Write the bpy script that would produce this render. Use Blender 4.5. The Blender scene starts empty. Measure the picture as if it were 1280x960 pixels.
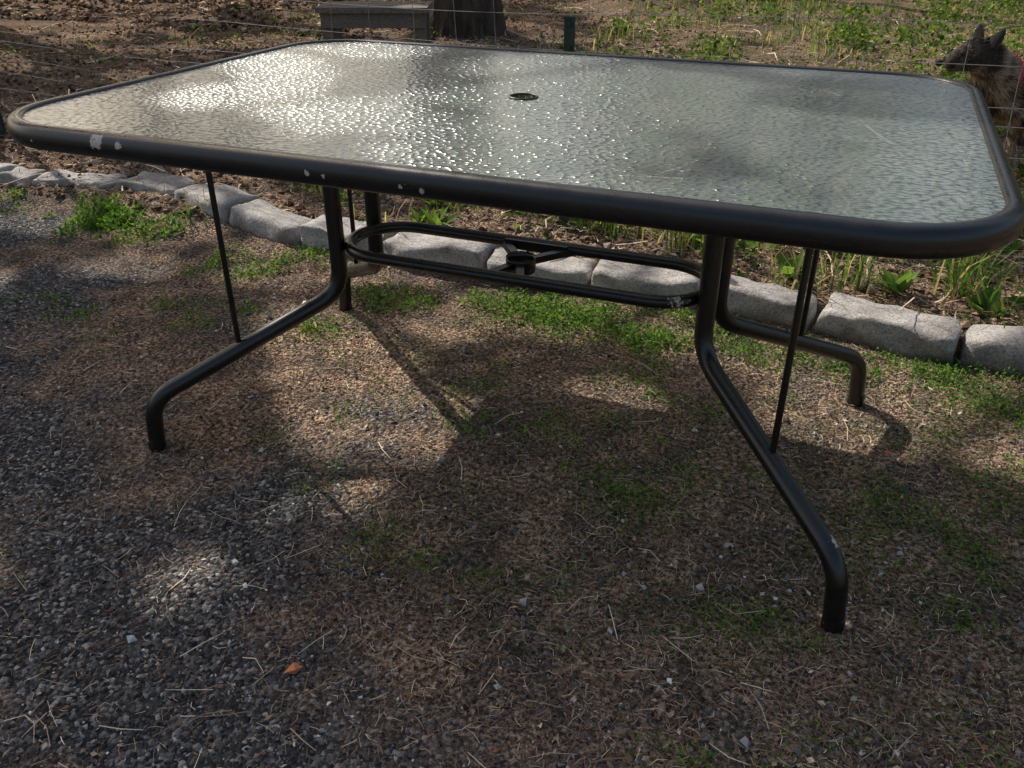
import bpy, bmesh, math, random
import numpy as np
from mathutils import Vector, Matrix
rng=np.random.default_rng(7); random.seed(7)
scene=bpy.context.scene
scene.view_settings.view_transform='Standard'
scene.view_settings.look='None'
scene.view_settings.exposure=0

# ------------------------------------------------------------ helpers
def hsh(ix,iy,s):
    v=np.sin(ix*127.1+iy*311.7+s*74.7)*43758.5453
    return v-np.floor(v)
def vnoise(x,y,s=0.):
    xi=np.floor(x);yi=np.floor(y);fx=x-xi;fy=y-yi
    fx=fx*fx*(3-2*fx);fy=fy*fy*(3-2*fy)
    a=hsh(xi,yi,s);b=hsh(xi+1,yi,s);c=hsh(xi,yi+1,s);d=hsh(xi+1,yi+1,s)
    return (a*(1-fx)+b*fx)*(1-fy)+(c*(1-fx)+d*fx)*fy
def fbm(x,y,s=0.,o=4):
    r=0;a=.5;t=0
    for i in range(o):
        r=r+a*vnoise(x,y,s+i*13.3);t+=a;a*=.5;x=x*2.03+3.1;y=y*2.03+1.7
    return r/t
def sstep(a,b,x):
    t=np.clip((x-a)/(b-a),0,1);return t*t*(3-2*t)

def make_obj(name,chunks,mats,parent=None,smooth=False):
    """chunks: (V,F,col or None,mat)"""
    V=[];L=[];S=[];C=[];M=[];off=0
    for v,f,c,m in chunks:
        v=np.asarray(v,float).reshape(-1,3);f=np.asarray(f,int)
        V.append(v);L.append((f+off).ravel());S.append(np.full(len(f),f.shape[1]));M.append(np.full(len(f),m))
        if c is None: c=np.full((len(v),3),.5)
        C.append(np.broadcast_to(np.asarray(c,float),(len(v),3)));off+=len(v)
    V=np.concatenate(V);L=np.concatenate(L);S=np.concatenate(S);C=np.concatenate(C);M=np.concatenate(M)
    me=bpy.data.meshes.new(name)
    me.vertices.add(len(V));me.vertices.foreach_set('co',V.ravel().astype(np.float32))
    me.loops.add(len(L));me.loops.foreach_set('vertex_index',L.astype(np.int32))
    me.polygons.add(len(S));st=np.concatenate([[0],np.cumsum(S)[:-1]])
    me.polygons.foreach_set('loop_start',st.astype(np.int32))
    me.polygons.foreach_set('material_index',M.astype(np.int32))
    me.polygons.foreach_set('use_smooth',np.full(len(S),smooth))
    for m in mats: me.materials.append(m)
    me.update(calc_edges=True)
    at=me.color_attributes.new('Col','FLOAT_COLOR','POINT')
    at.data.foreach_set('color',np.concatenate([C,np.ones((len(C),1))],1).ravel().astype(np.float32))
    ob=bpy.data.objects.new(name,me);scene.collection.objects.link(ob)
    if parent: ob.parent=parent
    return ob

def fillet(P,rad,n=8):
    P=[np.array(p,float) for p in P];out=[P[0]]
    for i in range(1,len(P)-1):
        a=P[i-1]-P[i];b=P[i+1]-P[i];la=np.linalg.norm(a);lb=np.linalg.norm(b);a/=la;b/=lb
        ang=math.acos(np.clip(a@b,-1,1));t=min(rad/math.tan(ang/2),la*.49,lb*.49)
        p0=P[i]+a*t;p1=P[i]+b*t
        for k in range(n+1):
            u=k/n;out.append((1-u)**2*p0+2*u*(1-u)*P[i]+u*u*p1)
    out.append(P[-1]);return np.array(out)
def sweep(P,r,n=12,closed=False):
    P=np.asarray(P,float);N=len(P);r=np.broadcast_to(r,(N,))
    if closed: T=np.roll(P,-1,0)-np.roll(P,1,0)
    else: T=np.gradient(P,axis=0)
    T/=np.linalg.norm(T,axis=1)[:,None]+1e-12
    u=np.array([0,0,1.]) if abs(T[0][2])<.9 else np.array([1.,0,0])
    V=[]
    for i in range(N):
        u=u-T[i]*(u@T[i]);u/=np.linalg.norm(u);w=np.cross(T[i],u)
        a=np.arange(n)*2*math.pi/n
        V.append(P[i]+r[i]*(np.cos(a)[:,None]*u+np.sin(a)[:,None]*w))
    V=np.concatenate(V);F=[]
    for i in range(N if closed else N-1):
        j=(i+1)%N
        for k in range(n):
            k2=(k+1)%n;F.append((i*n+k,i*n+k2,j*n+k2,j*n+k))
    return V,np.array(F)
def sweep_chunks(P,r,n=12,closed=False,col=None,mat=0):
    V,F=sweep(P,r,n,closed)
    if closed: return [(V,F,col,mat)]
    P=np.asarray(P,float);tri=[]
    for k in range(n):
        k2=(k+1)%n;tri.append((2*n,k2,k));tri.append((2*n+1,n+k,n+k2))
    return [(V,F,col,mat),(np.concatenate([V[:n],V[-n:],[P[0]],[P[-1]]]),np.array(tri),col,mat)]
def box(c,s,rotz=0,col=None,mat=0):
    v=np.array([(x,y,z) for x in(-.5,.5) for y in(-.5,.5) for z in(-.5,.5)])*np.array(s)
    cz,sz=math.cos(rotz),math.sin(rotz)
    v=v@np.array([[cz,sz,0],[-sz,cz,0],[0,0,1]])+np.array(c)
    f=[(0,1,3,2),(4,6,7,5),(0,4,5,1),(2,3,7,6),(0,2,6,4),(1,5,7,3)]
    return (v,np.array(f),col,mat)
def rotm(yaw,pitch,roll=None):
    n=len(yaw);cy,sy=np.cos(yaw),np.sin(yaw);cp,sp=np.cos(pitch),np.sin(pitch)
    roll=np.zeros(n) if roll is None else roll
    cr,sr=np.cos(roll),np.sin(roll)
    Z=np.zeros(n);O=np.ones(n)
    Rz=np.stack([np.stack([cy,-sy,Z],1),np.stack([sy,cy,Z],1),np.stack([Z,Z,O],1)],1)
    Rx=np.stack([np.stack([O,Z,Z],1),np.stack([Z,cp,-sp],1),np.stack([Z,sp,cp],1)],1)
    Ry=np.stack([np.stack([cr,Z,sr],1),np.stack([Z,O,Z],1),np.stack([-sr,Z,cr],1)],1)
    return Rz@Rx@Ry
def inst(TV,TF,pos,R,sc,col,mat=0):
    TV=np.asarray(TV,float);TF=np.asarray(TF);n=len(pos);k=TV.shape[-2]
    sc=np.asarray(sc,float)
    if sc.ndim==1: sc=np.repeat(sc[:,None],3,1)
    v=(TV[None] if TV.ndim==2 else TV)*sc[:,None,:]
    v=np.einsum('nij,nkj->nki',R,v)+pos[:,None,:]
    f=(TF[None]+(np.arange(n)*k)[:,None,None]).reshape(-1,TF.shape[1])
    return (v.reshape(-1,3),f,np.repeat(col,k,0),mat)
LEAF=(np.array([(0,0,0),(.3,.45,.06),(0,1,0),(-.3,.45,.06)]),np.array([(0,1,2,3)]))
BLADE=(np.array([(-.03,0,0),(.03,0,0),(-.026,.18,.5),(.026,.18,.5),(-.018,.48,.82),(.018,.48,.82),(-.003,.9,.85),(.003,.9,.85)]),np.array([(0,1,3,2),(2,3,5,4),(4,5,7,6)]))

# ------------------------------------------------------------ materials
class NT:
    def __init__(s,name):
        s.m=bpy.data.materials.new(name);s.m.use_nodes=True;s.t=s.m.node_tree;s.t.nodes.clear()
        s.out=s.n('ShaderNodeOutputMaterial')
    def n(s,typ,ins=None,**kw):
        nd=s.t.nodes.new(typ)
        for k,v in kw.items(): setattr(nd,k,v)
        for k,v in (ins or {}).items():
            if isinstance(v,bpy.types.NodeSocket): s.t.links.new(v,nd.inputs[k])
            else:
                if isinstance(v,tuple) and len(v)==3 and nd.inputs[k].type=='RGBA': v=(*v,1)
                nd.inputs[k].default_value=v
        return nd
    def ramp(s,fac,stops):
        nd=s.n('ShaderNodeValToRGB',{'Fac':fac});e=nd.color_ramp.elements
        while len(e)<len(stops): e.new(.5)
        for i,(p,c) in enumerate(stops):
            e[i].position=p;e[i].color=(*c,1) if len(c)==3 else c
        return nd.outputs[0]
    def mix(s,f,a,b,mode='MIX'):
        nd=s.n('ShaderNodeMix',data_type='RGBA',blend_type=mode)
        for idx,v in ((0,f),(6,a),(7,b)):
            if isinstance(v,bpy.types.NodeSocket): s.t.links.new(v,nd.inputs[idx])
            else: nd.inputs[idx].default_value=(*v,1) if isinstance(v,tuple) and len(v)==3 else v
        return nd.outputs[2]
    def math(s,op,a,b=0.,c=None):
        nd=s.n('ShaderNodeMath',operation=op)
        for i,v in enumerate((a,b,c)):
            if v is None: continue
            if isinstance(v,bpy.types.NodeSocket): s.t.links.new(v,nd.inputs[i])
            else: nd.inputs[i].default_value=v
        return nd.outputs[0]
    def mixsh(s,f,a,b):
        nd=s.n('ShaderNodeMixShader',{0:f});s.t.links.new(a.outputs[0],nd.inputs[1]);s.t.links.new(b.outputs[0],nd.inputs[2]);return nd
    def surf(s,sock): s.t.links.new(sock,s.out.inputs[0]);return s.m
    def noise(s,vec,scale,detail=4,rough=.55,dist=0.):
        return s.n('ShaderNodeTexNoise',{'Vector':vec,'Scale':scale,'Detail':detail,'Roughness':rough,'Distortion':dist}).outputs[0]
    def obj(s): return s.n('ShaderNodeTexCoord').outputs['Object']

def mat_col(name,transl=0.):
    t=NT(name);c=t.n('ShaderNodeVertexColor',layer_name='Col').outputs[0]
    p=t.n('ShaderNodeBsdfDiffuse',{'Color':c})
    if transl>0:
        tr=t.n('ShaderNodeBsdfTranslucent',{'Color':t.mix(1.,c,(1.5,1.6,.8),'MULTIPLY')})
        p=t.mixsh(transl,p,tr)
    return t.surf(p.outputs[0])
M_peb=mat_col('gravel_stone')
M_need=mat_col('dry_needles')
M_leaf=mat_col('weed_leaf',.4)
M_tleaf=mat_col('tree_leaf')
M_chip=mat_col('bark_chip')

def ground_mat():
    t=NT('ground_soil');o=t.obj();c=t.n('ShaderNodeVertexColor',layer_name='Col').outputs[0]
    sp=t.n('ShaderNodeSeparateColor',{0:c})
    v=t.n('ShaderNodeTexVoronoi',{'Vector':o,'Scale':150.})
    hs=t.n('ShaderNodeSeparateColor',{0:v.outputs['Color']})
    gr=t.ramp(hs.outputs[0],[(0,(.035,.034,.034)),(.55,(.085,.083,.082)),(.9,(.2,.195,.19)),(1,(.45,.43,.41))])
    n1=t.noise(o,110,3,.75);n2=sp.outputs[2]
    mu=t.ramp(n1,[(.36,(.035,.024,.018)),(.5,(.19,.13,.095)),(.64,(.6,.46,.34))])
    mu=t.mix(1.,mu,t.ramp(n2,[(.3,(.6,.6,.6)),(.7,(1.25,1.2,1.15))]),'MULTIPLY')
    gg=t.ramp(n1,[(.3,(.02,.03,.01)),(.7,(.09,.13,.03))])
    fm=t.math('ADD',sp.outputs[0],t.math('MULTIPLY',t.math('SUBTRACT',n2,.5),.9))
    fm=t.n('ShaderNodeClamp',{0:fm}).outputs[0]
    col=t.mix(fm,gr,mu)
    fg=t.math('MULTIPLY',sp.outputs[1],t.ramp(t.noise(o,9,3),[(.42,(0,0,0)),(.6,(1,1,1))]))
    col=t.mix(fg,col,gg)
    h=t.math('ADD',t.math('MULTIPLY',v.outputs['Distance'],-1.2),t.math('MULTIPLY',n1,1.4))
    b=t.n('ShaderNodeBump',{'Height':h,'Strength':.9,'Distance':.006})
    return t.surf(t.n('ShaderNodeBsdfDiffuse',{'Color':col,'Normal':b.outputs[0]}).outputs[0])
M_ground=ground_mat()

def stone_mat():
    t=NT('granite');o=t.obj()
    n=t.noise(o,9,6,.65);s=t.noise(o,160,3,.6)
    c=t.ramp(n,[(.28,(.23,.205,.185)),(.5,(.41,.38,.35)),(.75,(.57,.53,.495))])
    c=t.mix(1.,c,t.ramp(s,[(.35,(.62,.62,.62)),(.55,(1.08,1.08,1.08))]),'MULTIPLY')
    g=t.n('ShaderNodeNewGeometry');z=t.n('ShaderNodeSeparateXYZ',{0:g.outputs['Position']}).outputs[2]
    dirt=t.math('ADD',z,t.math('MULTIPLY',n,.05))
    c=t.mix(t.ramp(dirt,[(.02,(1,1,1)),(.065,(0,0,0))]),c,(.09,.07,.05))
    b=t.n('ShaderNodeBump',{'Height':t.math('ADD',t.noise(o,60,6,.7),t.math('MULTIPLY',s,.3)),'Strength':.7,'Distance':.01})
    p=t.n('ShaderNodeBsdfPrincipled',{'Base Color':c,'Roughness':.85,'Specular IOR Level':.3,'Normal':b.outputs[0]})
    return t.surf(p.outputs[0])
M_stone=stone_mat()

def metal_mat():
    t=NT('painted_black_metal');o=t.obj()
    n=t.noise(o,25,5,.6);f=t.noise(o,260,4,.7)
    c=t.ramp(n,[(.3,(.004,.004,.004)),(.7,(.010,.0095,.009))])
    g=t.n('ShaderNodeNewGeometry');nz=t.n('ShaderNodeSeparateXYZ',{0:g.outputs['Normal']}).outputs[2]
    dust=t.math('MULTIPLY',t.ramp(nz,[(.45,(0,0,0)),(1.,(.07,.07,.07))]),t.ramp(f,[(.3,(.3,.3,.3)),(.7,(1,1,1))]))
    c=t.mix(dust,c,(.13,.115,.095))
    dn=None
    for (x,y,zz,r) in [(-.502,-.537,.712,.014),(-.458,-.537,.709,.008),(-.478,-.537,.712,.004),(-.118,-.537,.701,.0045),(-.09,-.537,.700,.004),(.03,-.537,.698,.004),(.062,-.537,.695,.0055),(-.64,-.53,.70,.006),(.35,-.12,.405,.028),(.672,-.352,.138,.014),(.38,-.07,.65,.012),(-.705,.30,.712,.01)]:
        d=t.n('ShaderNodeVectorMath',{0:o,1:(x,y,zz)},operation='DISTANCE').outputs['Value']
        d=t.math('DIVIDE',d,r)
        dn=d if dn is None else t.math('MINIMUM',dn,d)
    jag=t.math('ADD',dn,t.math('MULTIPLY',t.math('SUBTRACT',t.noise(o,120,4,.7),.5),2.6))
    chip=t.math('LESS_THAN',jag,.8)
    chip=t.math('MAXIMUM',chip,t.math('GREATER_THAN',t.noise(o,75,6,.75),.73))
    c=t.mix(chip,c,t.mix(t.ramp(f,[(.4,(0,0,0)),(.6,(1,1,1))]),(.42,.38,.31),(.62,.58,.5)))
    b=t.n('ShaderNodeBump',{'Height':t.math('SUBTRACT',t.math('MULTIPLY',f,.3),chip),'Strength':.35,'Distance':.0015})
    p=t.n('ShaderNodeBsdfPrincipled',{'Base Color':c,'Roughness':t.math('ADD',.14,t.math('MULTIPLY',n,.3)),'Specular IOR Level':.7,'Normal':b.outputs[0]})
    return t.surf(p.outputs[0])
M_metal=metal_mat()

def glass_mat():
    t=NT('hammered_glass');o=t.obj()
    wob=t.n('ShaderNodeVectorMath',{0:t.n('ShaderNodeTexNoise',{'Vector':o,'Scale':24.,'Detail':1.}).outputs['Color'],3:1.1},operation='SCALE').outputs[0]
    mp=t.n('ShaderNodeMapping',{'Vector':o,'Scale':(88,125,1)}).outputs[0]
    wv=t.n('ShaderNodeVectorMath',{0:mp,1:wob},operation='ADD').outputs[0]
    v=t.n('ShaderNodeTexVoronoi',{'Vector':wv,'Scale':1.},feature='F1',voronoi_dimensions='2D')
    ds=v.outputs['Distance'];h=t.math('MULTIPLY',ds,ds)
    b=t.n('ShaderNodeBump',{'Height':h,'Strength':.34,'Distance':.0018})
    dirt=t.noise(o,5,4,.65)
    cell=t.ramp(ds,[(.1,(1.2,1.2,1.2)),(.65,(.45,.47,.46))])  # light cell centres and dark edges painted in to stand for refraction
    g=t.n('ShaderNodeBsdfGlossy',{'Color':(1,1,1,1),'Roughness':.08,'Normal':b.outputs[0]})
    b2=t.n('ShaderNodeBump',{'Height':h,'Strength':1.,'Distance':.0036})
    g2=t.n('ShaderNodeBsdfGlossy',{'Color':(1,1,1,1),'Roughness':.28,'Normal':b2.outputs[0]})
    gm=t.mixsh(.38,g,g2)
    d=t.n('ShaderNodeBsdfDiffuse',{'Color':t.mix(1.,t.ramp(dirt,[(.3,(.26,.32,.30)),(.7,(.44,.50,.475))]),cell,'MULTIPLY'),'Normal':b.outputs[0]})
    tl=t.n('ShaderNodeBsdfTranslucent',{'Color':t.mix(1.,(.7,.8,.75),cell,'MULTIPLY')})
    tp=t.n('ShaderNodeBsdfTransparent',{'Color':(.85,.93,.9,1)})
    m2=t.mixsh(.40,t.mixsh(.42,d,tl),tp)
    fr=t.n('ShaderNodeFresnel',{'IOR':2.25,'Normal':b.outputs[0]})
    return t.surf(t.mixsh(fr.outputs[0],m2,gm).outputs[0])
M_glass=glass_mat()

def simple(name,col,rough=.6,spec=.4,nscale=30,var=.3,bump=.3,bd=.003,metal=0.,stretch=(1,1,1)):
    t=NT(name);o=t.n('ShaderNodeMapping',{'Vector':t.obj(),'Scale':stretch}).outputs[0]
    n=t.noise(o,nscale,5,.65)
    c=t.mix(1.,(*col,1),t.ramp(n,[(.3,(1-var,)*3),(.7,(1+var,)*3)]),'MULTIPLY')
    b=t.n('ShaderNodeBump',{'Height':n,'Strength':bump,'Distance':bd})
    p=t.n('ShaderNodeBsdfPrincipled',{'Base Color':c,'Roughness':rough,'Specular IOR Level':spec,'Metallic':metal,'Normal':b.outputs[0]})
    return t.surf(p.outputs[0])
M_bark=simple('tree_bark',(.085,.065,.05),.95,.2,6,.6,1.,.06,0.,(3,3,.6))
M_wood=simple('weathered_wood',(.2,.165,.135),.9,.2,20,.35,.4,.004,0.,(1,6,6))
M_wire=simple('galvanized_wire',(.22,.21,.20),.6,.4,50,.3,0.,.001,.0)
M_post=simple('green_painted_post',(.025,.05,.035),.6,.4,60,.4,.2,.001)
M_plas=simple('green_plastic',(.02,.035,.028),.4,.5,60,.3,.1,.001)

# ------------------------------------------------------------ camera
C=np.array([0.5935,-1.5246,1.0333]);yaw,pitch=-.3842,-.517
f=np.array([math.sin(yaw)*math.cos(pitch),math.cos(yaw)*math.cos(pitch),math.sin(pitch)])
r=np.array([math.cos(yaw),-math.sin(yaw),0.]);u=np.cross(r,f)
cam=bpy.data.objects.new('camera',bpy.data.cameras.new('camera'));scene.collection.objects.link(cam)
cam.matrix_world=Matrix(((r[0],u[0],-f[0],C[0]),(r[1],u[1],-f[1],C[1]),(r[2],u[2],-f[2],C[2]),(0,0,0,1)))
cam.data.sensor_width=36;cam.data.lens=36*1061.4/1280;cam.data.clip_start=.02;cam.data.clip_end=1000
scene.camera=cam

# ------------------------------------------------------------ light
ELEV=math.radians(42);SH=np.array([-.88,.47]);SH/=np.linalg.norm(SH)
sd=Vector((SH[0]*math.cos(ELEV),SH[1]*math.cos(ELEV),math.sin(ELEV)))
sl=bpy.data.lights.new('sun','SUN');sl.energy=5.;sl.angle=math.radians(.53);sl.color=(1,.95,.86)
so=bpy.data.objects.new('sun',sl);scene.collection.objects.link(so);so.rotation_euler=sd.to_track_quat('Z','Y').to_euler();so.location=(-8,8,10)
w=bpy.data.worlds.new('World');scene.world=w;w.use_nodes=True
bg=w.node_tree.nodes['Background'];sky=w.node_tree.nodes.new('ShaderNodeTexSky');sky.sky_type='NISHITA';sky.sun_disc=False
sky.sun_elevation=ELEV;sky.sun_rotation=math.atan2(SH[0],SH[1])%(2*math.pi);sky.dust_density=6;sky.air_density=1.3
w.node_tree.links.new(sky.outputs[0],bg.inputs[0]);bg.inputs[1].default_value=.135

# ------------------------------------------------------------ ground
def gh(x,y):
    base=sstep(.70,.98,y)*.055+np.clip(y-1,0,14)*.010
    n=(fbm(x*3.1,y*3.1,1.,4)-.5)*.030+(fbm(x*17,y*17,5.,3)-.5)*.012
    n2=(fbm(x*.8,y*.8,9.,3)-.5)*.14*sstep(1.2,4,y)
    far=1-sstep(12,25,np.hypot(x,y))
    return base+(n+n2)*far
def mulch(x,y):
    s=(x*.62+y*.78)
    m=sstep(-1.0,-.25,s+(fbm(x*3.2,y*3.2,3.,4)-.5)*1.7)
    m=np.maximum(m*.86,sstep(.6,.9,y))
    return np.clip(m,0,1)
def green(x,y):
    g=sstep(2.2,4.5,y)*sstep(-2.2,-.2,x)*.5
    return np.maximum(g,sstep(.1,.9,x)*sstep(-.9,-.1,y)*.4)
def axis(lo,hi,st,far):
    a=np.arange(lo,hi+1e-6,st);g=[];d=st;x=hi
    while x<far: d*=1.25;x+=d;g.append(x)
    h=[];d=st;x=lo
    while x>-far: d*=1.25;x-=d;h.append(x)
    return np.concatenate([np.array(h[::-1]),a,np.array(g)])
ax=axis(-3.2,2.4,.02,220);ay=axis(-1.6,3.2,.02,220)
X,Y=np.meshgrid(ax,ay);nx,ny=len(ax),len(ay)
Z=gh(X,Y)
i=np.arange(nx-1)[None]+np.arange(ny-1)[:,None]*nx
F=np.stack([i,i+1,i+1+nx,i+nx],-1).reshape(-1,4)
make_obj('ground',[(np.stack([X,Y,Z],-1).reshape(-1,3),F,np.stack([mulch(X,Y),green(X,Y),fbm(X*14,Y*14,77.,4)-.05*sstep(.9,1.2,Y)],-1).reshape(-1,3),0)],[M_ground],smooth=True)

def wchoice(n,cols,p):
    k=rng.choice(len(cols),n,p=np.array(p)/sum(p));c=np.array(cols)[k]
    return c*rng.uniform(.7,1.3,(n,1))
def near_pts(n,ylo=-1.35,yhi=.80):
    P=[];tot=0
    while tot<n:
        x=rng.uniform(-2.9,1.9,n*3);y=rng.uniform(ylo,yhi,n*3)
        d=np.sqrt((x-.59)**2+(y+1.52)**2+1.0)
        k=rng.random(n*3)<np.minimum(1,(1.35/d)**2.2)
        P.append(np.stack([x[k],y[k]],1));tot+=k.sum()
    P=np.concatenate(P);return P[rng.permutation(len(P))[:n]]
OCT=(np.array([(1,0,0),(-.9,.1,0),(.1,1,0),(0,-1,.05),(.1,0,.8),(0,.1,-.8),]),np.array([(0,2,4),(2,1,4),(1,3,4),(3,0,4),(2,0,5),(1,2,5),(3,1,5),(0,3,5)]))
def pebbles(P,size,cols,pr):
    n=len(P);z=gh(P[:,0],P[:,1])
    T=OCT[0][None]*(1+rng.uniform(-.3,.3,(n,6,3)))
    R=rotm(rng.uniform(0,6.28,n),rng.normal(0,.5,n),rng.normal(0,.5,n))
    sc=np.stack([size,size*rng.uniform(.55,1,n),size*rng.uniform(.4,.8,n)],1)
    return inst(T,OCT[1],np.stack([P[:,0],P[:,1],z+size*.25],1),R,sc,wchoice(n,cols,pr))
PC=[(.085,.085,.088),(.18,.18,.182),(.04,.04,.04),(.4,.39,.38),(.27,.18,.13),(.8,.77,.73)]
P=near_pts(65000);m=mulch(P[:,0],P[:,1]);P=P[rng.random(len(P))<1.0-.72*m]
sz=np.exp(rng.normal(math.log(.0027),.38,len(P)))
ch=[pebbles(P,np.clip(sz,.001,.0075),PC,[.38,.3,.15,.08,.07,.02])]
P=near_pts(900);ch.append(pebbles(P,np.clip(np.exp(rng.normal(math.log(.006),.3,len(P))),.003,.013),PC,[.2,.35,.05,.25,.1,.05]))
P=near_pts(70);ch.append(pebbles(P,rng.uniform(.005,.012,70),[(.5,.2,.1),(.5,.48,.46),(.35,.35,.37)],[.18,.4,.42]))
P=np.array([(-.338,-.845),(-.06,-.80)]);ch.append(pebbles(P,np.array([.010,.016]),[(.55,.2,.1),(.5,.5,.5)],[.5,.5]))
make_obj('gravel',ch,[M_peb])
NEE=(np.array([(-.5,0,0),(.5,0,0),(-.5,.5,.03),(.5,.5,.03),(-.3,1,0),(.3,1,0)]),np.array([(0,1,3,2),(2,3,5,4)]))
def needles(P,ln,wd,cols,pr,lift=.004,pit=.22):
    n=len(P);z=gh(P[:,0],P[:,1])
    R=rotm(rng.uniform(0,6.28,n),rng.normal(0.05,pit,n),rng.normal(0,.6,n))
    T=NEE[0][None].repeat(n,0).copy();T[:,2:4,0]+=rng.normal(0,3.,n)[:,None];T[:,4:,0]+=rng.normal(0,2.,n)[:,None]
    sc=np.stack([wd,ln,ln],1)
    return inst(T,NEE[1],np.stack([P[:,0],P[:,1],z+rng.uniform(.001,lift,n)],1),R,sc,wchoice(n,cols,pr))
NC=[(.36,.23,.15),(.16,.10,.065),(.6,.45,.31),(.78,.67,.5),(.38,.19,.12)]
P=near_pts(95000);m=mulch(P[:,0],P[:,1])*(.35+1.0*fbm(P[:,0]*5,P[:,1]*5,22.))
P=P[rng.random(len(P))<.16+1.1*m];n=len(P)
ch=[needles(P,rng.uniform(.008,.028,n),rng.uniform(.0006,.0013,n),NC,[.38,.3,.17,.06,.09])]
P=near_pts(1200);n=len(P);ch.append(needles(P,rng.uniform(.03,.075,n),rng.uniform(.0009,.0018,n),NC,[.2,.2,.3,.3,.0],.006,.12))
x=rng.uniform(-4.5,3,18000);y=.85+rng.random(18000)**1.5*6.5;P=np.stack([x,y],1);n=len(P)
ch.append(needles(P,rng.uniform(.02,.07,n),rng.uniform(.0012,.003,n),NC,[.3,.25,.25,.12,.08],.02,.3))
x=rng.uniform(-6,3,2000);y=rng.uniform(.85,7,2000)
ch.append(needles(np.stack([x,y],1),rng.uniform(.08,.3,2000),rng.uniform(.003,.006,2000),NC,[.2,.2,.3,.3,.0],.03,.12))
make_obj('pine_needle_litter',ch,[M_need])
n=30000;x=rng.uniform(-6,3.2,n);y=.82+rng.random(n)**1.3*8;k=(rng.random(n)<1.1-green(x,y));x=x[k];y=y[k];n=len(x)
sz=rng.uniform(.006,.022,n)
ch=[pebbles(np.stack([x,y],1),sz,[(.2,.13,.09),(.32,.22,.15),(.09,.06,.042),(.55,.43,.31)],[.4,.3,.2,.1])]
n=12000;x=rng.uniform(-11,-3,n);y=rng.uniform(4.5,13,n)
ch.append(pebbles(np.stack([x,y],1),rng.uniform(.015,.05,n),[(.2,.13,.09),(.3,.2,.14),(.07,.05,.035),(.5,.4,.28)],[.4,.3,.2,.1]))
make_obj('bark_mulch',ch,[M_chip])

# ------------------------------------------------------------ weeds
GC=[(.10,.2,.04),(.15,.26,.055),(.06,.13,.03),(.19,.28,.075),(.26,.27,.10)]
def leafs(P3,size,cols=GC,pr=(.3,.3,.2,.12,.08),pm=.5,ps=.45,wid=1.):
    n=len(P3);R=rotm(rng.uniform(0,6.28,n),rng.normal(pm,ps,n),rng.normal(0,.5,n))
    sc=np.stack([size*wid,size,size],1)
    return inst(LEAF[0],LEAF[1],P3,R,sc,wchoice(n,cols,pr))
def patch(cx,cy,rx,ry,n,h,size):
    nc=max(3,int(n/45));cxs=cx+rng.normal(0,rx*.6,nc);cys=cy+rng.normal(0,ry*.6,nc);hs=rng.uniform(.4,1.2,nc)
    k=rng.integers(0,nc,n);sg=.018+.02*rng.random(nc)
    dx=rng.normal(0,1,n)*sg[k];dy=rng.normal(0,1,n)*sg[k]
    x=cxs[k]+dx;y=cys[k]+dy
    z=gh(x,y)+.002+h*hs[k]*rng.random(n)*np.exp(-(dx**2+dy**2)/(2*(.03**2)))
    return leafs(np.stack([x,y,z],1),size*rng.uniform(.6,1.3,n))
ch=[]
for a in [(-1.84,.72,.28,.09,1500,.075,.018),(-2.3,.72,.2,.08,300,.04,.014),(-1.2,.55,.16,.10,700,.05,.013),(-1.07,.20,.22,.10,500,.025,.010),(-1.4,.05,.18,.07,350,.02,.010),
 (-.62,.47,.13,.10,900,.035,.011),(-.70,.22,.05,.04,260,.03,.011),(-.12,.56,.30,.085,2800,.045,.012),(.15,.47,.16,.08,700,.035,.011),(.55,.58,.28,.08,1300,.025,.010),(1.04,.5,.12,.15,800,.03,.010),
 (.31,-.18,.12,.07,800,.016,.008),(-.10,-.06,.05,.03,160,.016,.009),(.10,-.03,.12,.05,200,.012,.008),(.80,-.04,.15,.08,500,.016,.008),(.95,-.12,.10,.08,400,.014,.008),(.59,-.43,.10,.06,400,.012,.007),(.17,-.47,.2,.1,400,.012,.007),(.78,-.56,.2,.08,400,.012,.007),(1.1,.1,.2,.2,600,.02,.009),(-.38,-.1,.04,.03,80,.012,.008),(.3,.2,.4,.15,400,.014,.008),(-.5,-.25,.02,.02,60,.012,.008),(.5,0,.3,.2,500,.012,.007)]:
    ch.append(patch(*a))
for k in range(58):
    xx=rng.uniform(-.7,1.3);yy=rng.uniform(-.75,.6)
    if xx+yy*.6>-.5: ch.append(patch(xx,yy,.07,.04,int(rng.uniform(40,260)),.013,.0075))
for k in range(12): ch.append(patch(rng.uniform(-2.4,1.3),rng.uniform(.58,.70),.10,.04,int(rng.uniform(150,420)),.035,.011))
make_obj('weeds',ch,[M_leaf])
P=near_pts(5200);P=P[rng.random(len(P))<.25+.75*mulch(P[:,0],P[:,1])];n=len(P)
make_obj('leaf_litter',[leafs(np.stack([P[:,0],P[:,1],gh(P[:,0],P[:,1])+.003],1),rng.uniform(.005,.015,n),[(.3,.2,.12),(.5,.38,.25),(.16,.1,.06),(.62,.52,.38)],(.35,.25,.25,.15),pm=.1,ps=.25)],[M_need])
def tuft(cx,cy,n,h,cols,spread=.04,lean=1.):
    x=cx+rng.normal(0,spread,n);y=cy+rng.normal(0,spread,n);hh=h*rng.uniform(.5,1.2,n)
    R=rotm(rng.uniform(0,6.28,n),rng.normal(0,.25,n))
    sc=np.stack([np.full(n,.11)*rng.uniform(.6,1.2,n),hh*rng.uniform(.3,1.1,n)*lean,hh],1)
    return inst(BLADE[0],BLADE[1],np.stack([x,y,gh(x,y)-.004],1),R,sc,wchoice(n,cols,[.3,.3,.2,.2]))
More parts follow.
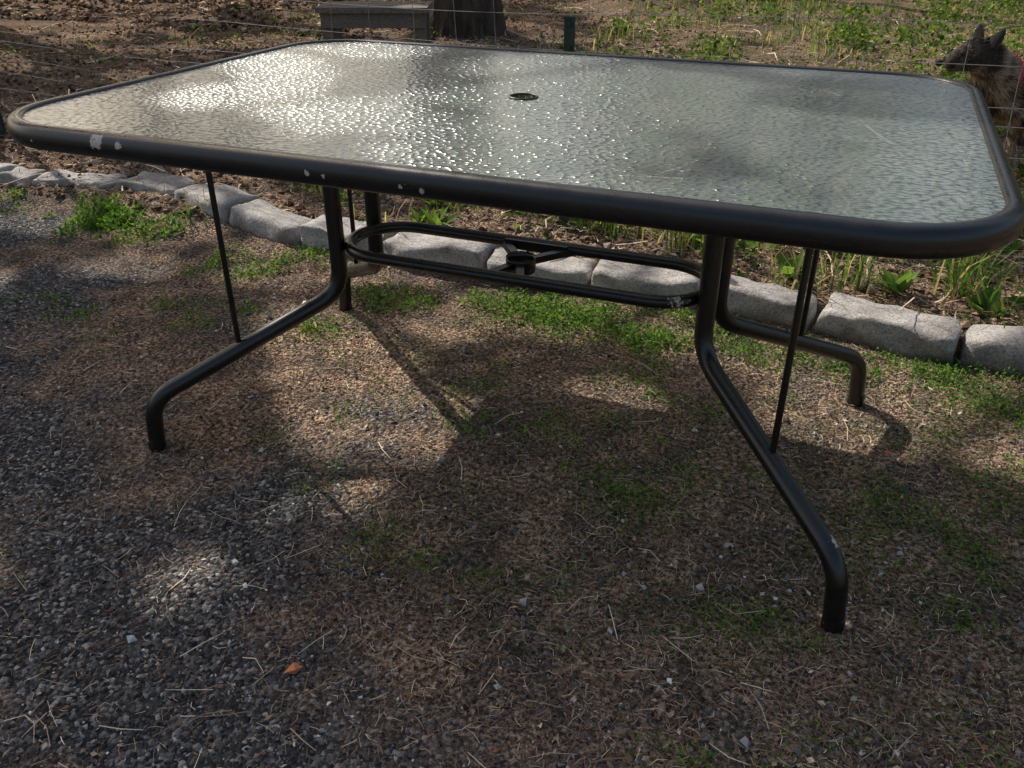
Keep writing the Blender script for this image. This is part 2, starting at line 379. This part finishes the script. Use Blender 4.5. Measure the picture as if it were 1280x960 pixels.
GR=[(.07,.14,.03),(.10,.18,.045),(.26,.23,.12),(.45,.37,.24)]
ch=[]
for cx,cy,n,h in [(-.72,1.2,70,.14),(-.5,1.3,60,.12),(-.15,1.15,80,.13),(.15,1.1,90,.16),(.35,1.2,80,.16),(.65,1.0,80,.17),(.95,1.05,120,.2),(1.2,.95,160,.2),(1.35,1.1,120,.2),(1.15,.85,90,.15),(.75,1.3,80,.16),(-1.2,1.1,50,.12),(-.95,.95,50,.1),(.5,.92,60,.12),(-.72,.2,25,.05),(1.15,.55,60,.06),(-1.6,.82,30,.08)]:
    ch.append(tuft(cx,cy,int(n*.6),h,GR))
for k in range(50):
    ch.append(tuft(rng.uniform(-1.6,2.6),rng.uniform(1.0,3.4),38,rng.uniform(.06,.14),GR,.06))
for k in range(120):
    ch.append(tuft(rng.uniform(-1.5,4.),rng.uniform(3.2,9.5),30,rng.uniform(.08,.16),GR,.12))
make_obj('grass',ch,[M_leaf])
ch=[]
for k in range(270):
    if k<120: cx=rng.uniform(-1.6,2.3);cy=rng.uniform(.98,3.2);h=rng.uniform(.05,.14);n=70;s=.028
    else: cx=rng.uniform(-1.4,5);cy=rng.uniform(3.4,10.5);h=rng.uniform(.1,.3);n=150;s=.036
    x=cx+rng.normal(0,h*.7,n);y=cy+rng.normal(0,h*.7,n)
    ch.append(leafs(np.stack([x,y,gh(x,y)+h*rng.random(n)],1),s*rng.uniform(.5,1.3,n),wid=1.3))
for k in range(50):
    cx=rng.uniform(-5,-1);cy=rng.uniform(1.5,8);n=30;x=cx+rng.normal(0,.08,n);y=cy+rng.normal(0,.08,n)
    ch.append(leafs(np.stack([x,y,gh(x,y)+.08*rng.random(n)],1),.03*rng.uniform(.5,1.3,n)))
for cx,cy in [(1.0,.92),(.78,.98),(1.12,1.0)]+[(rng.uniform(-.9,1.7),rng.uniform(.92,1.7)) for _ in range(34)]:
    n=12;x=np.full(n,cx)+rng.normal(0,.01,n);y=np.full(n,cy)+rng.normal(0,.01,n)
    ch.append(leafs(np.stack([x,y,gh(x,y)],1),rng.uniform(.05,.11,n),cols=[(.16,.28,.075),(.2,.32,.09)],pr=(.5,.5),pm=.8,ps=.35,wid=.8))
ch=[(a0,b0,c0*np.array([.80,.72,.76]),d0) for a0,b0,c0,d0 in ch]
make_obj('leafy_plants',ch,[M_leaf])

# ------------------------------------------------------------ edging stones
fr=[(-3.05,.83),(-2.63,.85),(-2.47,.86),(-2.09,.93),(-1.79,.93),(-1.47,.82),(-1.11,.74),(-.8,.735),(-.41,.715),(-.08,.74),(.25,.755),(.57,.73),(.93,.68),(1.33,.67),(1.7,.66)]
for k in range(len(fr)-1):
    a=np.array(fr[k]);b=np.array(fr[k+1]);g=.012;Ls=np.linalg.norm(b-a)-g;d=(b-a)/np.linalg.norm(b-a);nrm=np.array([-d[1],d[0]])
    hgt=.062+.02*rng.random();dep=.14+.03*rng.random()
    bm=bmesh.new()
    bmesh.ops.create_cube(bm,size=1.)
    bmesh.ops.subdivide_edges(bm,edges=bm.edges[:],cuts=11,use_grid_fill=True)
    co=np.array([v.co[:] for v in bm.verts])*2
    hs=np.array([Ls/2,dep/2,(hgt+.05)/2]);rr=.011
    q=co*hs;inner=np.clip(q,-(hs-rr),(hs-rr));dv=q-inner;ln=np.linalg.norm(dv,axis=1,keepdims=True)
    q=inner+np.where(ln>1e-9,dv/np.maximum(ln,1e-9)*np.minimum(ln,rr),0)
    s=k*7.3
    nn=np.stack([fbm(q[:,0]*12+q[:,2]*9+s,q[:,1]*12+q[:,2]*5,s)-.5,fbm(q[:,0]*12+s,q[:,2]*14+q[:,1]*6,s+3)-.5,fbm(q[:,0]*9+s,q[:,1]*9,s+6)-.5],1)
    q=q+nn*np.array([.025,.05,.04])
    q[:,0]*=1-.1*rng.random()*(q[:,2]/hs[2]);q[:,1]*=1-.2*rng.random()*np.maximum(q[:,2]/hs[2],0)
    c=(a+b)/2+nrm*dep/2;tilt=rng.normal(0,.04);rz=math.atan2(d[1],d[0])+rng.normal(0,.03)
    z=q[:,2]+q[:,0]*tilt
    x=c[0]+q[:,0]*math.cos(rz)-q[:,1]*math.sin(rz);y=c[1]+q[:,0]*math.sin(rz)+q[:,1]*math.cos(rz)
    z=z-hs[2]+hgt+.005
    fa=np.array([[v.index for v in fc.verts] for fc in bm.faces]);bm.free()
    make_obj('granite_edging_stone',[(np.stack([x,y,z],1),fa,None,0)],[M_stone],smooth=True)

# ------------------------------------------------------------ table
L,W,H=.7944,.5313,.72
table=bpy.data.objects.new('patio_table',None);scene.collection.objects.link(table)
def rrect(L,W,r,n=14):
    out=[]
    for cx,cy,a0 in [(L-r,W-r,0),(-L+r,W-r,90),(-L+r,-W+r,180),(L-r,-W+r,270)]:
        for k in range(n+1):
            a=math.radians(a0+90*k/n);out.append((cx+r*math.cos(a),cy+r*math.sin(a),math.cos(a),math.sin(a)))
    return np.array(out)
R0=.165;rr=rrect(L,W,R0)
prof=[(-.024,.715),(-.022,.7195),(-.016,.7215),(-.006,.7205),(-.001,.717),(.003,.7095),(.0045,.701),(.003,.692),(-.001,.685),(-.008,.681),(-.018,.680),(-.024,.684),(-.024,.700)]
V=[];n=len(rr);m=len(prof)
for x,y,nx_,ny_ in rr:
    for o,z in prof: V.append((x+nx_*o,y+ny_*o,z))
F=[(i*m+j,((i+1)%n)*m+j,((i+1)%n)*m+(j+1)%m,i*m+(j+1)%m) for i in range(n) for j in range(m)]
make_obj('table_rim',[(V,F,None,0)],[M_metal],table,True)
bm=bmesh.new()
inn=rrect(L-.02,W-.02,R0-.02)
def loop(pts,z):
    vs=[bm.verts.new((p[0],p[1],z)) for p in pts];return [bm.edges.new((vs[i],vs[(i+1)%len(vs)])) for i in range(len(vs))]
hole=[(.026*math.cos(a),.026*math.sin(a)) for a in np.arange(32)*2*math.pi/32]
e1=loop(inn,.7165);e2=loop(hole,.7165)
bmesh.ops.triangle_fill(bm,edges=e1+e2,use_beauty=True)
for fc in bm.faces:
    fc.normal_update()
    if fc.normal.z<0: fc.normal_flip()
me=bpy.data.meshes.new('glass_top');bm.to_mesh(me);bm.free();me.materials.append(M_glass)
gl=bpy.data.objects.new('glass_top',me);scene.collection.objects.link(gl);gl.parent=table
ringp=np.array([(.026*math.cos(a),.026*math.sin(a),.7175) for a in np.arange(32)*2*math.pi/32])
make_obj('umbrella_hole_grommet',sweep_chunks(ringp,.0022,8,True),[M_plas],table,True)
c_,d_,a_,b_=.392,.078,.70,.385
for sx in(-1,1):
    for sy in(-1,1):
        p=fillet([(sx*c_,sy*d_,.70),(sx*c_,sy*d_,.295),(sx*a_*.985,sy*b_*.985,.118),(sx*a_,sy*b_,.004)],.085,10)
        make_obj('leg',sweep_chunks(p,.0175,16),[M_metal],table,True)
        make_obj('foot_cap',sweep_chunks([(sx*a_,sy*b_,-.004),(sx*a_,sy*b_,.022)],.0188,16),[M_metal],table,True)
        t=.53;x=sx*(c_+(a_-c_)*t);y=sy*(d_+(b_-d_)*t)
        make_obj('support_rod',sweep_chunks([(x,y,.2),(x,y,.69)],.0058,10),[M_metal],table,True)
    make_obj('cross_bar',[box((sx*c_,0,.695),(.025,2*W-.05,.014))],[M_metal],table)
    make_obj('cross_bar',[box((sx*.555,0,.694),(.015,2*W-.05,.010))],[M_metal],table)
st=[]
hl,hw,yc=.385,.100,-.008
for k in range(17):
    a=math.radians(-90+180*k/16);st.append((hl-hw+hw*math.cos(a),yc+hw*math.sin(a),.397))
for k in range(17):
    a=math.radians(90+180*k/16);st.append((-hl+hw+hw*math.cos(a),yc+hw*math.sin(a),.397))
make_obj('stretcher_ring',sweep_chunks(np.array(st),.0125,12,True),[M_metal],table,True)
cr=[]
for rad,z in [(.027,.375),(.027,.402),(.031,.406),(.031,.400),(.030,.375)]: cr.append([(rad*math.cos(a),yc+rad*math.sin(a),z) for a in np.arange(28)*2*math.pi/28])
cr=np.array(cr).reshape(-1,3);F=[(j*28+i,j*28+(i+1)%28,((j+1)%5)*28+(i+1)%28,((j+1)%5)*28+i) for j in range(5) for i in range(28)]
make_obj('umbrella_holder_collar',[(cr,F,None,0)],[M_metal],table,True)
for ang in (90-38,90+38,270-20,270+20):
    a=math.radians(ang);e=.1/abs(math.sin(a));p0=np.array([.03*math.cos(a),yc+.03*math.sin(a),.392]);p1=np.array([e*math.cos(a)*.97,yc+e*math.sin(a)*.97,.394])
    mid=(p0+p1)/2;make_obj('holder_arm',[box(mid,(np.linalg.norm(p1-p0),.016,.014),a)],[M_metal],table)
make_obj('holder_plate',[box((0,yc+.088,.396),(.14,.010,.02))],[M_metal],table)

# ------------------------------------------------------------ wire fence
fence=bpy.data.objects.new('wire_fence',None);scene.collection.objects.link(fence)
def fy(x): return 1.16+.02*np.sin(x*1.7)+np.where(x<-1.4,(-1.4-x)*.12,0)
ch=[]
xs=np.arange(-5.2,3.4,.1)
for z in np.concatenate([np.arange(.08,.5,.075),np.arange(.5,1.0,.1)]):
    P=np.stack([xs,fy(xs),xs*0+.04+z+.012*np.sin(xs*2.3+z*9)],1);ch+=sweep_chunks(P,.0010,4)
for x in np.arange(-5.1,3.3,.152):
    xx=x+.006*rng.normal();P=np.array([(xx+.008*math.sin(z*9+x*5),float(fy(np.array(xx))),z) for z in np.linspace(.06,1.0,6)]);ch+=sweep_chunks(P,.0010,4)
make_obj('mesh_wire',ch,[M_wire],fence)
for x,h in [(-.29,.73),(-3.2,1.1),(2.4,1.1)]:
    y=float(fy(np.array(x)))-.02
    c=[box((x,y,h/2),(.034,.004,h)),box((x,y+.014,h/2),(.004,.024,h))]
    for k in range(int(h/.07)): c.append(box((x,y-.004,.08+k*.07),(.012,.006,.012)))
    make_obj('t_post',c,[M_post],fence)

# ------------------------------------------------------------ wooden bench
bench=bpy.data.objects.new('wooden_bench',None);scene.collection.objects.link(bench)
rz=math.atan2(.26,.66);bc=np.array([-2.19,3.22]);gz=0.
def bp_(dx,dy): return (bc[0]+dx*math.cos(rz)-dy*math.sin(rz),bc[1]+dx*math.sin(rz)+dy*math.cos(rz))
for k,dy in enumerate((-.13,-.01,.11)):
    x,y=bp_(0,dy);make_obj('seat_plank',[box((x,y,gz+.492),(.64,.112,.03),rz)],[M_wood],bench)
for dx in(-.27,.27):
    for dy in(-.11,.11):
        x,y=bp_(dx,dy);make_obj('leg',[box((x,y,gz+.24),(.065,.045,.47),rz)],[M_wood],bench)
    x,y=bp_(dx,0);make_obj('end_rail',[box((x,y,gz+.43),(.035,.17,.07),rz)],[M_wood],bench)
for dy in(-.145,.145):
    x,y=bp_(0,dy);make_obj('apron',[box((x,y,gz+.435),(.60,.022,.08),rz)],[M_wood],bench)

# ------------------------------------------------------------ trees
K=1/math.tan(ELEV)
# tree crowns are cut open so sun lands on these chosen ground patches
LIT=[(.55,-.095,.10,.13,20),(.486,-.61,.13,.12,0),(.94,-.654,.09,.13,0),(1.48,-.68,.2,.2,0),(.70,-.12,.04,.10,0),(1.15,-.4,.07,.1,0),
 (-.60,.18,.32,.14,-25),(-.27,-.06,.27,.10,-35),(.08,-.26,.22,.09,-40),(-.33,-.72,.07,.10,0),(-.05,.56,.42,.12,0),(.95,-.09,.16,.08,-20),(.74,-.02,.18,.09,-30),(.85,-.3,.1,.06,20),(-1.50,.44,.12,.07,0),(-1.1,.5,.2,.08,0),(-1.9,.72,.35,.12,0),(.6,.55,.3,.1,0),(1.1,.35,.14,.2,30)]
def kept(gx,gy):
    nz=np.where(gy>1.,fbm(gx*2.2,gy*2.2,31.,4),fbm(gx*5.,gy*5.,33.,3))
    wob=(fbm(gx*7,gy*7,41.,3)-.5)*.9
    lit=np.zeros(len(gx),bool)
    for cx,cy,rx,ry,an in LIT:
        a=math.radians(an);dx=gx-cx;dy=gy-cy
        q=((dx*math.cos(a)+dy*math.sin(a))/rx)**2+((-dx*math.sin(a)+dy*math.cos(a))/ry)**2
        lit|=q<1+wob*1.4
    lit|=(np.abs(gy-.82-np.where(gx<-1.4,.08,0))<.17)&(nz<.62)
    th=np.full(len(gx),.39);th=np.where((gx>.55)&(gy>-.45),.5,th)
    th=np.where((gx>.42)&(gy<.06)&(gy>-1.05),.47,th);th=np.where((gx<0.)&(gy<-.33),.33,th)
    th=np.where(gy>1,.57,th);th=np.where((gy>1.6)&(gx<-1.2),.47,th);th=np.where((gy>1.8)&(gx>-1.),.62,th)
    lit|=nz<th
    lit&=(gy<9)&(gx>-9)&(gx<6)
    return ~lit
LT=[(.05,.09,.02),(.07,.12,.03),(.035,.06,.015),(.1,.14,.04)]
def tree(name,bx,by,tr,ht,crad,cz,nleaf,lsize,cshift=(0,0),nl=9):
    ch=[];zs=np.linspace(-.1,ht,16);z0=float(gh(np.array(float(bx)),np.array(float(by))))
    P=np.stack([bx+.12*np.sin(zs*.7+bx)*zs/ht,by+.1*np.cos(zs*.6+by)*zs/ht,zs+z0],1)
    rad=tr*(1-.8*zs/ht)+tr*.35*np.exp(-np.maximum(zs,0)*4)
    V,F=sweep(P,rad,20)
    a=np.arctan2(V[:,1]-by,V[:,0]-bx)
    V[:,:2]+=(np.array([bx,by])-V[:,:2])*(.25*(fbm(a*3+9,V[:,2]*1.2,bx,3)-.5))[:,None]
    ch.append((V,F,None,0))
    cc=np.array([bx+cshift[0],by+cshift[1],cz])
    for k in range(nl):
        zt=cz-crad[2]*.8+k/nl*crad[2]*1.5;an=k*2.4+bx
        s=np.array([np.interp(zt-.8,P[:,2],P[:,0]),np.interp(zt-.8,P[:,2],P[:,1]),max(zt-.8,1.7)])
        rx=.75*math.sqrt(max(.05,1-((zt-cz)/crad[2])**2))
        e=cc+np.array([math.cos(an)*crad[0]*rx,math.sin(an)*crad[1]*rx,zt-cz+.4])
        mdl=(s+e)/2+np.array([0,0,.35]);t=np.linspace(0,1,8)[:,None]
        Q=(1-t)**2*s+2*t*(1-t)*mdl+t*t*e
        ch+=sweep_chunks(Q,tr*.2*(1-.85*t[:,0]),8)
    nc=max(60,nleaf//70);d=rng.normal(size=(nc,3));d/=np.linalg.norm(d,axis=1)[:,None]
    cl=cc+d*np.array(crad)*(rng.random((nc,1))**.45)
    k=rng.integers(0,nc,nleaf);p=cl[k]+rng.normal(0,1,(nleaf,3))*np.array([.34,.34,.22])*crad[0]/3.5
    p=p[p[:,2]>1.6]
    n=len(p);R=rotm(rng.uniform(0,6.28,n),rng.normal(0,.8,n),rng.normal(0,.8,n))
    col=wchoice(n,LT,[.3,.3,.2,.2]);s=lsize*rng.uniform(.6,1.3,n)
    v=inst(LEAF[0],LEAF[1],p,R,np.stack([s*1.3,s,s],1),col,1)
    gx=v[0][:,0]-SH[0]*K*v[0][:,2];gy=v[0][:,1]-SH[1]*K*v[0][:,2]
    hz=v[0]-np.array([.2,-.6,.45]);az=np.degrees(np.arctan2(hz[:,0],hz[:,1]));el=np.degrees(np.arctan2(hz[:,2],np.hypot(hz[:,0],hz[:,1])))
    gap=np.zeros(len(az),bool)   # leaves cut out in set directions so bright sky reflects in the glass
    for ga,ge,ra,re in [(-25,9.5,2.6,3),(-35,12,3.5,3.2),(-18,14,1.8,3.2),(-15,9,1.3,2),(8,15,3,3.5),(-44,9,4,2),(-28,22,3,3),(-5,8,4,1.6),(-55,14,3,3)]:
        gap|=((az-ga)/ra)**2+((el-ge)/re)**2<4.2+.8*(fbm(az*.7,el*.7,5.,3)-.5)
    ok=(kept(gx,gy)&~gap).reshape(-1,4).all(1);n=int(ok.sum())
    ch.append((v[0].reshape(-1,4,3)[ok].reshape(-1,3),np.arange(n*4).reshape(-1,4),v[2].reshape(-1,4,3)[ok].reshape(-1,3),1))
    return make_obj(name,ch,[M_bark,M_tleaf])
tree('oak_tree',-2.52,5.12,.27,8,(4.2,3.8,2.4),4.8,46000,.13,(-1.9,-1.2),11)
tree('oak_tree',-7.9,4.7,.2,7,(4.0,3.6,2.6),4.7,42000,.14,(.3,-1.6))
tree('oak_tree',-6.5,12,.25,10,(3.8,3.8,3.4),5.2,8000,.3)
for bx,by,h,cr_ in [(3.5,15,9,3.6),(-.5,19,11,4.2),(-13,15,10,4),(-10,9.5,8,3.4),(-3.2,12.5,8,3.2),(8.5,17,10,4),(-7,23,12,4.6),(4,26,12,5)]:
    tree('maple_tree',bx,by,.2,h,(cr_,cr_,h*.4),h*.5+.2,5200,.42,nl=7)
ch=[]
for k in range(22):
    cx=rng.uniform(-16,12);cy=rng.uniform(11.5,17);rr_=rng.uniform(.5,1.1);n=350
    d=rng.normal(size=(n,3));d/=np.linalg.norm(d,axis=1)[:,None];p=np.array([cx,cy,rr_*.6])+d*rr_*rng.random((n,1))**.4*np.array([1.2,1.2,.8])*(1+.3*np.sin(d[:,:1]*7+k))
    p=p[p[:,2]>.05];n=len(p);R=rotm(rng.uniform(0,6.28,n),rng.normal(0,.8,n),rng.normal(0,.8,n))
    ch.append(inst(LEAF[0],LEAF[1],p,R,rng.uniform(.1,.25,n),wchoice(n,LT,[.3,.3,.2,.2])))
make_obj('shrubs',ch,[M_tleaf])

# ------------------------------------------------------------ dog
def dog_mat():
    t=NT('brindle_fur');o=t.obj()
    n=t.noise(t.n('ShaderNodeMapping',{'Vector':o,'Scale':(22,22,9)}).outputs[0],1.4,6,.7,1.2)
    c=t.ramp(n,[(.36,(.03,.02,.015)),(.5,(.12,.08,.055)),(.62,(.26,.18,.12)),(.75,(.38,.29,.2))])
    z=t.n('ShaderNodeSeparateXYZ',{0:o}).outputs[2]
    c=t.mix(t.ramp(z,[(.53,(0,0,0)),(.60,(.85,.85,.85))]),c,(.02,.015,.013))
    f_=t.noise(t.n('ShaderNodeMapping',{'Vector':o,'Scale':(260,260,80)}).outputs[0],1,4,.7)
    b=t.n('ShaderNodeBump',{'Height':f_,'Strength':.8,'Distance':.006})
    p=t.n('ShaderNodeBsdfPrincipled',{'Base Color':c,'Roughness':.75,'Specular IOR Level':.25,'Normal':b.outputs[0],'Sheen Weight':.3})
    return t.surf(p.outputs[0])
M_dog=dog_mat();M_eye=simple('dog_eye',(.01,.008,.006),.1,.6,10,.1,0.);M_col=simple('red_collar',(.45,.05,.05),.6,.4,60,.2,.1)
J=[('pelvis',(-.30,0,.46),.10),('loin',(-.16,0,.46),.10),('rib',(0,0,.43),.135),('chest',(.13,0,.43),.14),('neckb',(.22,0,.50),.105),('neckt',(.30,0,.575),.083),('skull',(.36,0,.625),.074),('brow',(.415,0,.615),.064),('muz',(.46,0,.595),.043),('nose',(.505,0,.585),.028),
 ('tail1',(-.39,0,.47),.022),('tail2',(-.47,0,.40),.016),('tail3',(-.52,0,.31),.009)]
E=[(0,1),(1,2),(2,3),(3,4),(4,5),(5,6),(6,7),(7,8),(8,9),(0,10),(10,11),(11,12)]
for s in(-1,1):
    b0=len(J)
    J+=[('sh',(.14,s*.075,.38),.05),('elb',(.09,s*.085,.255),.033),('wri',(.115,s*.085,.13),.022),('past',(.115,s*.085,.05),.019),('paw',(.15,s*.085,.02),.022)]
    E+=[(3,b0),(b0,b0+1),(b0+1,b0+2),(b0+2,b0+3),(b0+3,b0+4)]
    b0=len(J)
    J+=[('hip',(-.30,s*.075,.40),.06),('knee',(-.20,s*.085,.29),.042),('hock',(-.35,s*.085,.155),.021),('hp',(-.335,s*.085,.045),.019),('hpaw',(-.295,s*.085,.02),.022)]
    E+=[(0,b0),(b0,b0+1),(b0+1,b0+2),(b0+2,b0+3),(b0+3,b0+4)]
head_set={5:.3,6:1,7:1,8:1,9:1}
dog=bpy.data.objects.new('dog',None);scene.collection.objects.link(dog)
def headturn(p,wt=1.):
    ang=math.radians(-18)*wt;c=np.array([.29,0,.0]);q=np.array(p)-c
    return np.array([q[0]*math.cos(ang)-q[1]*math.sin(ang),q[0]*math.sin(ang)+q[1]*math.cos(ang),q[2]])+c
pts=[headturn(p,head_set[i]) if i in head_set else np.array(p) for i,(nm,p,rd) in enumerate(J)]
me=bpy.data.meshes.new('body');me.from_pydata([tuple(p) for p in pts],E,[]);me.materials.append(M_dog)
body=bpy.data.objects.new('body',me);scene.collection.objects.link(body);body.parent=dog
sk=body.modifiers.new('Skin','SKIN');sk.use_smooth_shade=True
for i,(nm,p,rd) in enumerate(J):
    me.skin_vertices[0].data[i].radius=(rd,rd)
me.skin_vertices[0].data[0].use_root=True
ss=body.modifiers.new('Sub','SUBSURF');ss.levels=2;ss.render_levels=2
for s in(-1,1):
    e0=np.array([.345,s*.05,.668]);V=[]
    tipp=e0+np.array([-.012,s*.024,.062])
    for rad,hh in [(1,-.02),(.97,.015),(.7,.038),(.3,.055)]:
        cc=e0+(tipp-e0)*(hh/.062)
        for a in np.arange(10)*2*math.pi/10: V.append(headturn(cc+np.array([.014*math.cos(a)*rad,.033*math.sin(a)*rad,0])))
    V.append(headturn(tipp));Q=[(j*10+i,j*10+(i+1)%10,(j+1)*10+(i+1)%10,(j+1)*10+i) for j in range(3) for i in range(10)]
    T=[(i,(i+1)%10,10) for i in range(10)]
    make_obj('ear',[(V,Q,None,0),(V[30:],T,None,0)],[M_dog],dog,True)
    bpy.ops.mesh.primitive_uv_sphere_add(segments=16,ring_count=10,radius=.0085,location=headturn((.462,s*.034,.632)));eo=bpy.context.object;eo.name='eye';eo.data.materials.append(M_eye);eo.parent=dog
bpy.ops.mesh.primitive_uv_sphere_add(segments=16,ring_count=10,radius=.014,location=headturn((.530,0,.592)));eo=bpy.context.object;eo.name='nose';eo.data.materials.append(M_eye);eo.parent=dog
cp=np.array([(.235-.03*math.cos(a),.098*math.sin(a),.53+.085*math.cos(a)) for a in np.arange(24)*2*math.pi/24])
make_obj('collar',sweep_chunks(cp,.009,8,True),[M_col],dog,True)
bpy.context.view_layer.update();dg=bpy.context.evaluated_depsgraph_get()
m2=bpy.data.meshes.new_from_object(body.evaluated_get(dg));m2.calc_loop_triangles()
nv=len(m2.vertices);co=np.zeros(nv*3,np.float32);m2.vertices.foreach_get('co',co);co=co.reshape(-1,3).astype(float)
tri=np.zeros(len(m2.loop_triangles)*3,np.int32);m2.loop_triangles.foreach_get('vertices',tri);tri=tri.reshape(-1,3)
A,B,Cc=co[tri[:,0]],co[tri[:,1]],co[tri[:,2]];N_=np.cross(B-A,Cc-A);ar=np.linalg.norm(N_,axis=1);N_/=ar[:,None]+1e-12
n=36000;k=rng.choice(len(tri),n,p=ar/ar.sum());w1=rng.random((n,1));w2=rng.random((n,1));fl=(w1+w2)>1;w1=np.where(fl,1-w1,w1);w2=np.where(fl,1-w2,w2)
p=A[k]+(B-A)[k]*w1+(Cc-A)[k]*w2;nn=N_[k]
back=np.array([-1,0,-.35])+rng.normal(0,.25,(n,3));back-=nn*(back*nn).sum(1,keepdims=True);back/=np.linalg.norm(back,axis=1)[:,None]
hd=(p[:,0]>.36)|(p[:,2]<.3);ln=np.where(hd,.012,.038)*rng.uniform(.6,1.3,n)
dr=back*.9+nn*.35;side=np.cross(dr,nn);side/=np.linalg.norm(side,axis=1)[:,None]
wd=.0011;V=np.stack([p-side*wd,p+side*wd,p+dr*ln[:,None]],1).reshape(-1,3)
br=fbm(p[:,0]*38+p[:,2]*14,p[:,1]*20+p[:,2]*10,3.,4)[:,None]
col=np.where(br<.45,np.array([[.06,.042,.03]]),np.where(br<.56,np.array([[.24,.16,.10]]),np.array([[.5,.38,.27]])))*rng.uniform(.7,1.3,(n,1))
col=np.where(((p[:,2]>.66)|(p[:,0]>.44))[:,None],col*.4,col)
make_obj('fur',[(V,np.arange(3*n).reshape(-1,3),np.repeat(col,3,0),0)],[mat_col('dog_fur')],dog)
bpy.data.meshes.remove(m2)
dog.rotation_euler=(0,0,math.radians(230));dog.scale=(.85,.85,.85);dog.location=(1.13,2.16,.05)
